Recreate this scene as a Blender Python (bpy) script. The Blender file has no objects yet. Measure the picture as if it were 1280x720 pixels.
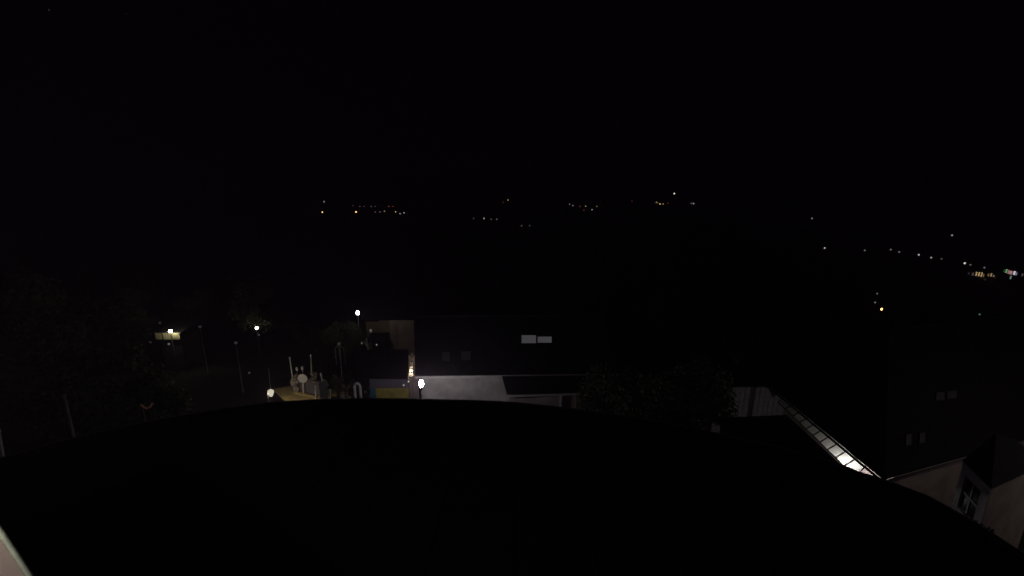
import bpy, bmesh, math, random
from mathutils import Vector, Matrix
random.seed(7)
HAZE = 0.0020
S = bpy.context.scene
COL = S.collection
# ---------------------------------------------------------------- camera
CAM_Z, PITCH, F = 14.0, math.radians(12.5), 519.0      # F in pixels of a 1280 wide frame
cd = bpy.data.cameras.new("camera"); cam = bpy.data.objects.new("camera", cd); COL.objects.link(cam)
cd.sensor_width = 36; cd.lens = F / 1280 * 36; cd.clip_start = 0.05; cd.clip_end = 20000
cam.location = (0, 0, CAM_Z); cam.rotation_euler = (math.pi / 2 - PITCH, 0, 0)
S.camera = cam
# ---------------------------------------------------------------- night sky
w = bpy.data.worlds.new("World"); S.world = w; w.use_nodes = True
nt = w.node_tree; bg = nt.nodes["Background"]
sky = nt.nodes.new("ShaderNodeTexSky"); sky.sky_type = 'NISHITA'; sky.sun_disc = False
sky.sun_elevation = math.radians(-5); sky.sun_rotation = math.radians(180)
mx = nt.nodes.new("ShaderNodeMix"); mx.data_type = 'RGBA'; mx.inputs[0].default_value = 0.999
mx.inputs[7].default_value = (0.0130, 0.0002, 0.0170, 1)      # murky purple glow of a moonless night
nt.links.new(sky.outputs[0], mx.inputs[6]); nt.links.new(mx.outputs[2], bg.inputs[0])
bg.inputs[1].default_value = 0.1
S.view_settings.view_transform = 'Standard'; S.view_settings.look = 'None'
S.view_settings.exposure = 0; S.view_settings.gamma = 1
S.cycles.use_denoising = True
S.cycles.sample_clamp_indirect = 2.0

# ---------------------------------------------------------------- helpers
def ray(px, py):
    r, d = px - 640, py - 360
    return Vector((r, F * math.cos(PITCH) - d * math.sin(PITCH), -(d * math.cos(PITCH) + F * math.sin(PITCH))))
C0 = Vector((0, 0, CAM_Z))
def at_z(px, py, z):
    d = ray(px, py); return C0 + d * ((z - CAM_Z) / d.z)
def at_y(px, py, y):
    d = ray(px, py); return C0 + d * (y / d.y)
def at_plane(px, py, p, n):
    d = ray(px, py); return C0 + d * ((Vector(p) - C0).dot(n) / d.dot(n))

def mat(name, col, rough=0.8, var=0.25, scale=4.0, metal=0.0, bump=0.15, spec=0.5):
    m = bpy.data.materials.new(name); m.use_nodes = True
    n = m.node_tree.nodes; l = m.node_tree.links; b = n["Principled BSDF"]
    tc = n.new("ShaderNodeTexCoord"); no = n.new("ShaderNodeTexNoise"); no.inputs["Scale"].default_value = scale
    no.inputs["Detail"].default_value = 8
    cr = n.new("ShaderNodeValToRGB")
    cr.color_ramp.elements[0].position = .3; cr.color_ramp.elements[1].position = .7
    cr.color_ramp.elements[0].color = (*[c * (1 - var) for c in col], 1)
    cr.color_ramp.elements[1].color = (*[min(1, c * (1 + var)) for c in col], 1)
    l.new(tc.outputs["Object"], no.inputs["Vector"]); l.new(no.outputs[0], cr.inputs[0]); l.new(cr.outputs[0], b.inputs["Base Color"])
    b.inputs["Roughness"].default_value = rough; b.inputs["Metallic"].default_value = metal
    b.inputs["Specular IOR Level"].default_value = spec
    if bump:
        bp = n.new("ShaderNodeBump"); bp.inputs["Strength"].default_value = bump; bp.inputs["Distance"].default_value = .02
        l.new(no.outputs[0], bp.inputs["Height"]); l.new(bp.outputs[0], b.inputs["Normal"])
    return m
def glow(name, col, strength, sample=True, base=.6):
    m = bpy.data.materials.new(name); m.use_nodes = True
    b = m.node_tree.nodes["Principled BSDF"]
    b.inputs["Base Color"].default_value = (base, base, base, 1)
    b.inputs["Emission Color"].default_value = (*col, 1); b.inputs["Emission Strength"].default_value = strength
    if not sample: m.cycles.emission_sampling = 'NONE'
    return m
def milky(name, col):
    m = bpy.data.materials.new(name); m.use_nodes = True
    n = m.node_tree.nodes; l = m.node_tree.links; n.remove(n["Principled BSDF"])
    t = n.new("ShaderNodeBsdfTranslucent"); t.inputs[0].default_value = (*col, 1)
    d = n.new("ShaderNodeBsdfDiffuse"); d.inputs[0].default_value = (*[c * .5 for c in col], 1)
    no = n.new("ShaderNodeTexNoise"); no.inputs["Scale"].default_value = 3
    rp = n.new("ShaderNodeMapRange"); rp.inputs[3].default_value = .1; rp.inputs[4].default_value = .35
    a = n.new("ShaderNodeMixShader"); l.new(no.outputs[0], rp.inputs[0]); l.new(rp.outputs[0], a.inputs[0])
    l.new(t.outputs[0], a.inputs[1]); l.new(d.outputs[0], a.inputs[2]); l.new(a.outputs[0], n["Material Output"].inputs[0])
    return m

def clear(name):
    m = bpy.data.materials.new(name); m.use_nodes = True
    n = m.node_tree.nodes; l = m.node_tree.links; n.remove(n["Principled BSDF"])
    t = n.new("ShaderNodeBsdfTransparent"); g = n.new("ShaderNodeBsdfGlossy"); g.inputs["Roughness"].default_value = .15
    a = n.new("ShaderNodeMixShader"); a.inputs[0].default_value = .03
    l.new(t.outputs[0], a.inputs[1]); l.new(g.outputs[0], a.inputs[2]); l.new(a.outputs[0], n["Material Output"].inputs[0])
    return m

M = dict(
    roof_dark=mat("dark roof sheet", (.022, .020, .023), .85, .3, 2.5, spec=.2),
    tile=mat("dark clay tile", (.015, .013, .016), .9, .35, 3, spec=.2),
    render=mat("off white render", (.55, .52, .50), .9, .24, 1.1),
    render_warm=mat("pinkish render", (.42, .34, .33), .9, .26, 1.2),
    brown=mat("brown render", (.40, .31, .27), .9, .15, 1.2),
    ochre=mat("ochre render", (.27, .21, .12), .9, .12, 1.2),
    grey=mat("grey fascia", (.14, .125, .155), .7, .15, 2),
    yellow=mat("yellow vinyl", (.36, .30, .07), .6, .25, 3),
    teal=mat("teal vinyl", (.04, .17, .24), .6, .25, 3),
    white=mat("white painted metal", (.72, .70, .70), .5, .08, 6),
    steel=mat("grey steel", (.30, .30, .32), .45, .15, 10, metal=.6),
    black=mat("black metal", (.03, .03, .03), .5, .2, 10),
    frame=mat("red brown glazing bar", (.10, .05, .04), .6, .2, 10),
    glass_dark=mat("dark window glass", (.01, .01, .015), .08, .1, 1, bump=0),
    board=mat("grey weathered board", (.27, .25, .27), .85, .3, 7),
    paving=mat("pale paving", (.50, .40, .19), .9, .3, 1.5),
    asphalt=mat("asphalt", (.05, .05, .05), .9, .3, 1.5),
    grassland=mat("dark meadow", (.035, .045, .025), .95, .4, .3),
    leaf=mat("leaf green", (.075, .095, .045), .7, .5, 1.2, bump=0),
    needle=mat("needle green", (.04, .06, .035), .8, .4, 1.2, bump=0),
    bark=mat("bark", (.10, .07, .05), .9, .35, 6),
    flash=mat("green grey flashing", (.40, .46, .38), .6, .2, 20),
    cream=mat("cream plaster", (.52, .45, .37), .9, .10, 5),
    trim=mat("mauve grey paint", (.24, .21, .25), .7, .12, 6),
    clear=clear("clear glass face"),
    milk=milky("frosted glass", (.88, .90, .84)),
    milk_warm=milky("warm frosted glass", (.92, .84, .66)),
)

def new_obj(name, me, parent=None, m=None):
    o = bpy.data.objects.new(name, me); COL.objects.link(o)
    if parent: o.parent = parent
    if m and me: me.materials.append(m)
    return o
def build(name, bm, m, parent=None, smooth=False):
    bmesh.ops.recalc_face_normals(bm, faces=bm.faces)
    me = bpy.data.meshes.new(name)
    if smooth:
        for f in bm.faces: f.smooth = True
    bm.to_mesh(me); bm.free()
    return new_obj(name, me, parent, m)
def thing(name, label, cat, group=None, loc=(0, 0, 0)):
    o = bpy.data.objects.new(name, None); COL.objects.link(o); o.location = loc
    o.empty_display_size = .3
    o["label"] = label; o["category"] = cat
    if group: o["group"] = group
    return o
def tag(o, label=None, cat=None, group=None, kind=None):
    if label: o["label"] = label
    if cat: o["category"] = cat
    if group: o["group"] = group
    if kind: o["kind"] = kind
    return o
def slab(bm, quad, th, up=None):
    """a polygon given a thickness th along -up"""
    q = [Vector(v) for v in quad]
    if up is None:
        up = (q[1] - q[0]).cross(q[2] - q[1]).normalized()
    a = [bm.verts.new(v) for v in q]; b = [bm.verts.new(v - up * th) for v in q]
    bm.faces.new(a); bm.faces.new(b[::-1])
    n = len(q)
    for i in range(n): bm.faces.new((a[i], b[i], b[(i + 1) % n], a[(i + 1) % n]))
def box(bm, lo, hi, mw=None):
    r = bmesh.ops.create_cube(bm, size=1)
    s = [hi[i] - lo[i] for i in range(3)]; c = [(hi[i] + lo[i]) / 2 for i in range(3)]
    T = Matrix.Translation(c) @ Matrix.Diagonal((*s, 1))
    if mw: T = mw @ T
    bmesh.ops.transform(bm, matrix=T, verts=r["verts"]); return r["verts"]
def tube(bm, pts, rad, n=8, cap=True):
    rings = []
    pts = [Vector(p) for p in pts]
    if not isinstance(rad, (list, tuple)): rad = [rad] * len(pts)
    for i, p in enumerate(pts):
        d = (pts[min(i + 1, len(pts) - 1)] - pts[max(i - 1, 0)]).normalized()
        u = d.cross(Vector((0, 0, 1)) if abs(d.z) < .9 else Vector((0, 1, 0))).normalized(); v = d.cross(u)
        rings.append([bm.verts.new(p + (u * math.cos(2 * math.pi * k / n) + v * math.sin(2 * math.pi * k / n)) * rad[i]) for k in range(n)])
    for a, b in zip(rings, rings[1:]):
        for k in range(n): bm.faces.new((a[k], a[(k + 1) % n], b[(k + 1) % n], b[k]))
    if cap: bm.faces.new(rings[0][::-1]); bm.faces.new(rings[-1])
def lathe(bm, prof, c=(0, 0, 0), n=16):
    c = Vector(c)
    tube_r = []
    for r, z in prof:
        tube_r.append([bm.verts.new(c + Vector((r * math.cos(2 * math.pi * k / n), r * math.sin(2 * math.pi * k / n), z))) for k in range(n)])
    for a, b in zip(tube_r, tube_r[1:]):
        for k in range(n): bm.faces.new((a[k], a[(k + 1) % n], b[(k + 1) % n], b[k]))
    bm.faces.new(tube_r[0][::-1]); bm.faces.new(tube_r[-1])
def frosted(bm, m, parent):
    """a pane: frosted lower face, clear upper face and edges"""
    bm.faces.ensure_lookup_table()
    for i, f in enumerate(bm.faces): f.material_index = 0 if i == 1 else 1
    o = build("pane", bm, m, parent); o.data.materials.append(M["clear"]); return o
def BM(): return bmesh.new()
def wall(bm, a, b, z0, z1, th):
    """upright wall from plan point a to b; thickness th goes to the left of a->b"""
    a = Vector((a[0], a[1], 0)); b = Vector((b[0], b[1], 0)); d = (b - a).normalized(); n = Vector((-d.y, d.x, 0)) * th
    q = [a, b, b + n, a + n]
    lo = [bm.verts.new(v + Vector((0, 0, z0))) for v in q]; hi = [bm.verts.new(v + Vector((0, 0, z1))) for v in q]
    bm.faces.new(lo[::-1]); bm.faces.new(hi)
    for i in range(4): bm.faces.new((lo[i], lo[(i + 1) % 4], hi[(i + 1) % 4], hi[i]))

# ---------------------------------------------------------------- far lights: pixel, distance, colour, strength, size
W_, A_, D_, R_, G_, P_, V_ = (1, .97, .92), (1, .66, .30), (.95, .88, .82), (1, .26, .16), (.35, 1, .55), (1, .45, .75), (.8, .7, 1)
FAR = []   # (px, py, dist, colour, strength, size, cluster)
def far(cl, d, *rows):
    for px, py, c, s, *k in rows: FAR.append((px, py, d, c, s, (k[0] if k else 1.0), cl))
far("left_village", 330, (403, 265, A_, 1.1, 1.1), (445, 265, A_, 1.6, 1.2), (405, 252, D_, .16, 1.2), (441, 257, V_, .035), (450, 258, P_, .05), (455, 258, P_, .05),
    (464, 258, P_, .08), (469, 258, V_, .04), (486, 258, R_, .10), (491, 258, R_, .09), (469, 265, P_, .07), (475, 265, D_, .07), (480.5, 264, A_, .25),
    (494.5, 265, A_, .45), (500, 267, W_, .22), (505, 266, W_, .30))
far("middle_hill", 380, (635, 250, A_, .35), (629, 253, R_, .06), (592, 273, D_, .08), (605, 273, D_, .28, 1.2), (614, 274, D_, .12), (621, 274, D_, .12),
    (641, 276, D_, .10), (652, 282, D_, .11), (662, 282, D_, .06), (702, 273.5, D_, .22))
far("right_hill", 400, (712, 255, D_, .12), (716, 257, D_, .22), (725, 258, R_, .10), (732, 258, A_, .28), (740, 262, W_, .26), (746, 258, A_, .14), (730, 262.5, R_, .08),
    (821, 253, A_, .4), (825, 255, A_, .5, 1.2), (829, 255, A_, .35), (835, 254, R_, .07), (843, 242, W_, .9, 1.2), (867, 254.5, D_, .25, 1.2), (864, 254, D_, .12), (790, 251, R_, .05))
far("valley_road", 420, (1015, 273, D_, .20), (1023, 308, D_, .14), (1031, 310, W_, .50), (1081, 313, D_, .15), (1113.5, 312, D_, .13), (1124, 315, D_, .13),
    (1148.5, 318.5, W_, .40), (1164, 322, W_, .25), (1177, 323.5, D_, .06), (1190, 294, W_, .22), (1206, 329, W_, .6, 1.1), (1213, 331, D_, .09), (1230.5, 334.5, V_, .13), (1188, 347, R_, .05))
far("near_right", 160, (1224.5, 393, G_, .07), (1096.5, 367, W_, .07), (1094, 378, D_, .10))
TOWN_D = 430
def far_point(px, py, d):
    v = ray(px, py); h = math.hypot(v.x, v.y); return C0 + v * (d / h)

# ---------------------------------------------------------------- terrain through the feet of everything that stands far off
ctrl = []   # az, ln r, z
def add_ctrl(x, y, z): ctrl.append((math.atan2(x, y), math.log(math.hypot(x, y)), z))
for k in range(24):
    a = k * math.pi / 12
    for r in (6, 12, 20, 27): add_ctrl(r * math.sin(a), r * math.cos(a), 0)
    if abs((a + math.pi) % (2 * math.pi) - math.pi) > 1.3:
        for r in (60, 150, 400, 900): add_ctrl(r * math.sin(a), r * math.cos(a), -4)
POLE = 6.0
for px, py, d, c, s, k, cl in FAR:
    p = far_point(px, py, d); add_ctrl(p.x, p.y, p.z - POLE)
for px, py in ((1210, 352), (1235, 352), (1262, 352), (1278, 352)):
    p = far_point(px, py, TOWN_D); add_ctrl(p.x, p.y, p.z - 4)
A_POS = at_y(213, 414, 36); B_POS = at_y(321, 410, 40); C_POS = at_y(447, 391, 30.5); W_POS = at_y(1102, 386.5, 60)
for p, h in ((A_POS, 4.2), (B_POS, 4.2), (C_POS, C_POS.z), (W_POS, 4.5)): add_ctrl(p.x, p.y, p.z - h)
for px, z in ((60, -3), (20, -3), (640, -4), (900, -8)):
    for d in (70, 120):
        v = ray(px, 380); h = math.hypot(v.x, v.y); add_ctrl(v.x / h * d, v.y / h * d, z - (d - 70) * .06)
for k in range(-9, 10):
    a = k * .15; zt = 14 + (60 if k < 4 else 20 - (k - 4) * 30)
    add_ctrl(1500 * math.sin(a), 1500 * math.cos(a), zt)
for p in (at_y(250, 408, 33), at_y(295, 428, 31)): add_ctrl(p.x, p.y, p.z - 4.4)
def ground(x, y):
    r = math.hypot(x, y)
    if r < 27: return 0.0
    az, lr = math.atan2(x, y), math.log(r)
    sw = sz = 0
    for a, l, z in ctrl:
        da = abs(az - a); da = min(da, 2 * math.pi - da)
        q = (da * 1.6) ** 2 + (lr - l) ** 2 + 1e-5
        k = 1 / (q * q); sw += k; sz += k * z
    z = sz / sw
    t = min(1, (r - 27) / 5); return z * t
bm = BM(); NA, radii = 192, [4, 12, 20, 27] + [27 * (1.075 ** k) for k in range(1, 62)]
centre = bm.verts.new((0, 0, 0)); prev = None
for r in radii:
    ring = []
    for k in range(NA):
        a = 2 * math.pi * k / NA; x, y = r * math.sin(a), r * math.cos(a)
        ring.append(bm.verts.new((x, y, ground(x, y))))
    for k in range(NA):
        if prev: bm.faces.new((prev[k], prev[(k + 1) % NA], ring[(k + 1) % NA], ring[k]))
        else: bm.faces.new((centre, ring[(k + 1) % NA], ring[k]))
    prev = ring
tag(build("ground", bm, M["grassland"], smooth=True), kind="structure")
# street and the pale paved forecourt on it
bm = BM(); slab(bm, [(-24, 19, .03), (13, 17, .03), (13, 21.9, .03), (-24, 23.2, .03)], .03, Vector((0, 0, 1)))
tag(build("road", bm, M["asphalt"]), kind="structure")
fc = [at_z(341, 486, .12), at_z(356, 500, .12), at_z(400, 512, .12), at_z(440, 512, .12), at_z(440, 491, .12), at_z(372, 481, .12)]
bm = BM(); slab(bm, fc, .12, Vector((0, 0, 1)))
tag(build("pavement", bm, M["paving"]), kind="structure")
# paving joints as real stones along the lit strip
pa = at_z(356, 500, .12); pb = at_z(440, 505, .12)

# ---------------------------------------------------------------- lamps
def ellipsoid_bm(rx, rz, n=14, seg=9, c=(0, 0, 0)):
    bm = BM(); prof = []
    for i in range(seg):
        t = -math.pi / 2 + .12 + (math.pi - .24) * i / (seg - 1); prof.append((rx * math.cos(t), rz * math.sin(t)))
    lathe(bm, prof, c, n); return bm
def street_lamp(name, label, p, z0, rx, rz, col, strength, group=None, post_r=.05, postmat="black"):
    t = thing(name, label, "street lamp", group, (p.x, p.y, z0)); h = p.z - z0
    bm = BM(); lathe(bm, [(post_r * 2.2, 0), (post_r * 2.2, .3), (post_r, .4), (post_r * .8, h - rz - .05)]); build("post", bm, M[postmat], t, True)
    bm = BM(); lathe(bm, [(rx * .55, -.03), (rx * .6, .04)], (0, 0, h - rz)); build("collar", bm, M["black"], t)
    build("globe", ellipsoid_bm(rx, rz, c=(0, 0, h)), glow(name + " globe", col, strength), t, True)
    bm = BM(); lathe(bm, [(rx * .5, 0), (rx * .35, .05), (.01, .09)], (0, 0, h + rz * .97)); build("cap", bm, M["black"], t)
    return t
L_POS = at_y(526.7, 479.5, 19.5)
street_lamp("street_lamp", "brightest white lantern on a post before the pale wall, lower centre", L_POS, 0, .115, .215, (1, .92, .98), 138)
street_lamp("street_lamp", "round white lamp before the pale yellow gable, leftmost of the lit lamps", A_POS, ground(A_POS.x, A_POS.y), .14, .14, (1, .93, .72), 50)
street_lamp("street_lamp", "small round white lamp among the trees, middle of the three lamps at left", B_POS, ground(B_POS.x, B_POS.y), .15, .15, (1, .93, .85), 10)
street_lamp("street_lamp", "oval white lamp above the brown facade, highest of the near lamps", C_POS, 0, .11, .17, (1, .93, .88), 34)
street_lamp("street_lamp", "single warm orange lamp alone on the dark slope at the right", W_POS, ground(W_POS.x, W_POS.y), .12, .19, (1, .50, .14), 6)
for i, (px, py, yy, lab) in enumerate(((250, 408.5, 33, "tall thin post with an unlit globe given a faint glow, left of the tree lamp"), (294.6, 428.5, 31, "shorter thin post with an unlit globe given a faint glow, nearer the forecourt"))):
    p = at_y(px, py, yy)
    street_lamp("street_lamp", lab, p, ground(p.x, p.y), .12, .12, (.8, .8, 1), .016, postmat="steel")  # unlit globes given a faint emission so they show in the dark
# lantern hung low beside the forecourt
H = at_z(338.5, 491, 1.7)
t = thing("hanging_lantern", "pale flared lantern on a thin white mast beside the forecourt", "lantern", None, (H.x, H.y, 0))
top = at_y(334.5, 461, H.y) - Vector((H.x, H.y, 0))
bm = BM(); tube(bm, [(-.35, .15, 0), (-.32, .15, 1.6), top + Vector((0, .1, 0))], [.035, .03, .02]); build("mast", bm, M["black"], t, True)
bm = BM(); tube(bm, [top + Vector((0, .1, 0)), (.02, 0, H.z + .24)], .018); build("hanger", bm, M["white"], t)
bm = BM(); lathe(bm, [(.08, -.24), (.16, -.08), (.19, .10), (.09, .21), (.02, .25)], (0, 0, H.z), 8)
build("shade", bm, glow("lantern shade glow", (1, .90, .70), .62), t)
bm = BM(); lathe(bm, [(.05, -.30), (.07, -.24)], (0, 0, H.z)); o = build("bulb", bm, glow("lantern bulb", (1, .85, .62), 430), t); o.location = (-.17, .27, .04)

# off-frame street lamp at the right; the left one is an added fill light
for lab, p, s in (("white street lamp past the right edge, beside the bay with the cross window", Vector((21.5, 9.0, 7.5)), 150),
                  ("unseen fill lamp added past the left edge, beside the wooded bank", Vector((-24, 9.0, 6.0)), 7)):
    street_lamp("street_lamp", lab, p, 0, .13, .18, (1, .88, .76), s)

# ---------------------------------------------------------------- foreground roof
edge_px = [(-260, 668), (-120, 612), (0, 573), (60, 556), (120, 541), (200, 524), (280, 511), (345, 503), (400, 500), (450, 499), (500, 499.5), (560, 501), (600, 502), (640, 504),
           (690, 509), (735, 514.5), (790, 522), (850, 532), (905, 545), (960, 557), (1010, 569), (1054, 583.5), (1070, 590.5), (1107, 602), (1160, 622), (1220, 656), (1290, 702), (1420, 780)]
ed = [at_z(px, py, 10.0) for px, py in edge_px]
fr = thing("flat_roofed_building", "large near-black roof filling the foreground, with a gently bowed front edge", "building", None, (0, 0, 0))
bm = BM(); n = len(ed)
ring0 = [bm.verts.new(v) for v in ed]
rows = [ring0]
for j in range(1, 7):
    t_ = j / 6
    rows.append([bm.verts.new((v.x * (1 - .02 * t_), v.y * (1 - t_) + (-7) * t_, 10 + .5 * math.sin(t_ * 1.5))) for v in ed])
for a, b in zip(rows, rows[1:]):
    for k in range(n - 1): bm.faces.new((a[k], a[k + 1], b[k + 1], b[k]))
build("roof_sheet", bm, M["roof_dark"], fr, True)
bm = BM()
for k in range(n - 1):
    wall(bm, ed[k + 1].xy, ed[k].xy, 9.78, 9.995, .03)
build("fascia", bm, M["black"], fr)
bm = BM(); tube(bm, [v + Vector((v.x, v.y, 0)).normalized() * .07 + Vector((0, 0, -.075)) for v in ed], .065, 8); build("gutter", bm, M["steel"], fr, True)
bm = BM()
ins = [Vector((v.x * .95, v.y * .95)) for v in ed]
for k in range(n - 1): wall(bm, ins[k + 1], ins[k], 0, 9.76, .2)
build("wall", bm, M["render"], fr)
# raised seams of the sheet roof
seam = BM()
for sx in [i * .9 for i in range(-8, 12)]:
    col_ = []
    for k in range(n - 1):
        if ed[k].x <= sx < ed[k + 1].x:
            f = (sx - ed[k].x) / (ed[k + 1].x - ed[k].x); y0 = ed[k].y + f * (ed[k + 1].y - ed[k].y) - .05
            pts = [(sx * (1 - .02 * q / 6), y0 * (1 - q / 6) - 7 * q / 6, 10.012 + .5 * math.sin(q / 6 * 1.5)) for q in range(7)]
            b2 = BM(); tube(b2, pts, .014, 5); build("seam", b2, M["roof_dark"], fr)
seam.free()

# pale ledge at the lower left corner (wall the camera is fixed to)
LZ = 12.8
e0, e1 = at_z(-3, 648, LZ), at_z(48, 722, LZ)
d = (e1 - e0).normalized(); nl = Vector((-d.y, d.x, 0)); 
if nl.dot(Vector((-1, -1, 0))) < 0: nl = -nl
e0, e1 = e0 - d * 1.2, e1 + d * .8
lt = thing("wall_ledge", "beige rendered ledge with a green grey edge strip, lower left corner", "ledge", None, (e0.x, e0.y, 10.1))
O = Vector(lt.location)
bm = BM(); slab(bm, [e0 + nl * .085 - O, e1 + nl * .085 - O, e1 + nl * 1.2 - O, e0 + nl * 1.2 - O], 2.6, Vector((0, 0, 1))); build("wall", bm, M["cream"], lt)
bm = BM(); tube(bm, [e0 + nl * .012 - O, e1 + nl * .012 - O], .009, 8); build("edge_strip", bm, M["flash"], lt, True)
bm = BM(); slab(bm, [e0 + nl * .017 - O + Vector((0, 0, -.006)), e1 + nl * .017 - O + Vector((0, 0, -.006)), e1 + nl * .083 - O + Vector((0, 0, -.006)), e0 + nl * .083 - O + Vector((0, 0, -.006))], .03, Vector((0, 0, 1)))
build("coping", bm, M["render_warm"], lt)
bl = thing("wall_lamp", "unseen warm lamp added to light the ledge, just past the lower left corner", "wall lamp", None, (-2.5, 1.1, 12.8))  # made-up lamp out of view, there only to light the ledge
bm = BM(); lathe(bm, [(.05, 0), (.05, .55)]); build("stem", bm, M["black"], bl)
build("globe", ellipsoid_bm(.05, .05, c=(0, 0, .6)), glow("ledge fill light", (1, .90, .76), 330), bl, True)
bm = BM(); slab(bm, [e0 + nl * 1.2 + Vector((0,0,-.002)) - O, e0 + nl * 3 + Vector((0,0,-.002)) - O, e1 + nl * 3 + Vector((0,0,-.002)) - O, e1 + nl * 1.2 + Vector((0,0,-.002)) - O], 2.6, Vector((0, 0, 1)))
build("back_wall", bm, M["cream"], lt)

# ---------------------------------------------------------------- long low house (centre)
def gable_roof_skylight(parent, quad_px, p0, nrm, gm, label=None):
    """skylight whose outline is read on the roof plane"""
    q = [at_plane(px, py, p0, nrm) + nrm * .05 for px, py in quad_px]
    c = sum(q, Vector()) / 4
    bm = BM()
    o = [c + (v - c) * 1.12 for v in q]
    for i in range(4):
        j = (i + 1) % 4
        slab(bm, [o[i], o[j], q[j], q[i]], .08, nrm)
    f = build("skylight", bm, M["black"], parent)
    bm = BM(); slab(bm, [v - nrm * .015 for v in q], .02, nrm); g = build("pane", bm, gm, f)
    if label: f["label"] = label
    return f
def joined_roof(name, quad, parent, th=.12):
    bm = BM(); slab(bm, quad, th); 
    return build(name, bm, M["tile"], parent)
hm = thing("house", "long low house with a pale wall and two lit skylights in its dark roof", "house", None, (0, 0, 0))
EL, ER = Vector((-5.55, 22.15, 4.0)), Vector((6.2, 22.45, 4.0))
RL, RR = Vector((-6.45, 26.2, 6.25)), Vector((6.0, 26.4, 6.25))
nrm = (ER - EL).cross(RL - EL).normalized()
if nrm.z < 0: nrm = -nrm
bm = BM(); slab(bm, [EL, ER, RR, RL], .12, nrm); build("roof", bm, M["tile"], hm)
bm = BM(); slab(bm, [RL + Vector((0, .01, 0)), RR + Vector((0, .01, 0)), RR + Vector((0, 4, -2.2)), RL + Vector((-.6, 4, -2.2))], .12, Vector((0, .48, .87))); build("back_roof", bm, M["tile"], hm)
bm = BM(); tube(bm, [RL + Vector((0, 0, .04)), RR + Vector((0, 0, .04))], .09, 6); build("ridge_cap", bm, M["tile"], hm)
bm = BM(); wall(bm, (-5.1, 22.62), (-1.9, 22.70), 0, 4.02, .25); wall(bm, (-1.9, 22.70), (6.0, 22.92), 0, 4.02, .25); wall(bm, (-5.1, 22.87), (-6.0, 29.8), 0, 3.9, .25); wall(bm, (5.9, 23.2), (5.9, 29.8), 0, 3.9, .25)
build("wall", bm, M["render"], hm)
bm = BM()
wall(bm, (EL.x, EL.y - .09), (ER.x, ER.y - .09), 3.80, 3.93, .09); build("gutter", bm, M["render"], hm)
lit_sky = glow("skylight glow", (.84, .80, .86), .056, base=.03)
dim_sky = glow("dim skylight glow", (.80, .66, .80), .0042, base=.02)
for x0, x1, ya, yb, g_, lab in ((652, 670, 419.5, 429.6, lit_sky, "left of the two lit skylights"), (672, 689.5, 419, 429.0, lit_sky, "right of the two lit skylights"),
                                (553, 562, 441, 451, dim_sky, "barely lit skylight"), (577, 588, 440, 450, dim_sky, "barely lit skylight")):
    gable_roof_skylight(hm, [(x0, ya), (x1, ya), (x1, yb), (x0, yb)], EL, nrm, g_, lab)
# annex
an = thing("annex", "low annex with a pinkish wall, joined to the right of the long house", "annex", None, (0, 0, 0))
a0, a1 = at_z(633.5, 493.2, 3.0), at_z(728, 490.5, 3.0)
b0, b1 = at_y(627.5, 470.5, 22.0), at_y(733, 469.5, 22.1)
na = (a1 - a0).cross(b0 - a0).normalized(); na = na if na.z > 0 else -na
bm = BM(); slab(bm, [a0, a1, b1, b0], .1, na); build("roof", bm, M["tile"], an)
wx0, wx1 = a0.x + .12, a1.x + .1; wy = a0.y + .18
xa, xb = at_y(700, 500, wy).x, at_y(720, 500, wy).x
bm = BM(); wall(bm, (wx0, wy), (xa, wy), 0, 2.88, .2); build("wall", bm, M["render_warm"], an)
bm = BM(); wall(bm, (xa, wy - .06), (xa + .1, wy - .06), 0, 2.88, .25); build("corner_post", bm, M["white"], an)
bm = BM(); wall(bm, (xa + .1, wy + .12), (xb, wy + .12), 0, 2.88, .1); build("door", bm, M["brown"], an)
bm = BM(); wall(bm, (xb, wy), (wx1 + .2, wy), 0, 2.88, .2); build("side_wall", bm, M["ochre"], an)
bm = BM(); wall(bm, (wx0, wy + .2), (wx0, 22.5), 0, 2.88, -.2); build("end_wall", bm, M["render_warm"], an)
bm = BM(); wall(bm, (a0.x, a0.y - .06), (a1.x, a1.y - .06), 2.86, 2.97, .05); build("gutter", bm, M["white"], an)

# ---------------------------------------------------------------- kiosk with banner
kt = thing("kiosk", "small dark-roofed kiosk with a grey fascia and a yellow and teal sign band", "kiosk", None, (0, 0, 0))
k0, k1 = at_z(446, 472, 3.5), at_z(510, 472.5, 3.5)
g0, g1 = at_y(450, 437.5, 25.6), at_y(511, 436.5, 25.6)
nk = (k1 - k0).cross(g0 - k0).normalized(); nk = nk if nk.z > 0 else -nk
bm = BM(); slab(bm, [k0, k1, g1, g0], .1, nk); build("roof", bm, M["tile"], kt)
ky = k0.y + .12
def kx(px, py): return at_y(px, py, ky).x
bm = BM(); wall(bm, (kx(462, 478), ky), (kx(511, 478), ky), at_y(480, 484.5, ky).z, 3.39, .15); build("fascia", bm, M["grey"], kt)
zb = at_y(480, 484.5, ky).z
bm = BM(); wall(bm, (kx(463, 490), ky - .05), (kx(470, 490), ky - .05), zb - .85, zb - .02, .05); build("teal_banner_panel", bm, M["teal"], kt)
bm = BM(); wall(bm, (kx(470, 490) + .003, ky - .05), (kx(511, 490), ky - .05), zb - .85, zb - .02, .05); build("yellow_banner_panel", bm, M["yellow"], kt)
bm = BM(); wall(bm, (kx(463, 490), ky + .01), (kx(511, 490), ky + .01), 0, zb - .9, .15); build("counter", bm, M["render_warm"], kt)
bm = BM(); wall(bm, (kx(462, 478), 25.3), (kx(511, 478), 25.3), 0, 3.9, .15); wall(bm, (kx(462, 478), 25.3), (kx(462, 478), ky + .2), 0, 3.3, .1); build("back_wall", bm, M["render_warm"], kt)
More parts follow.
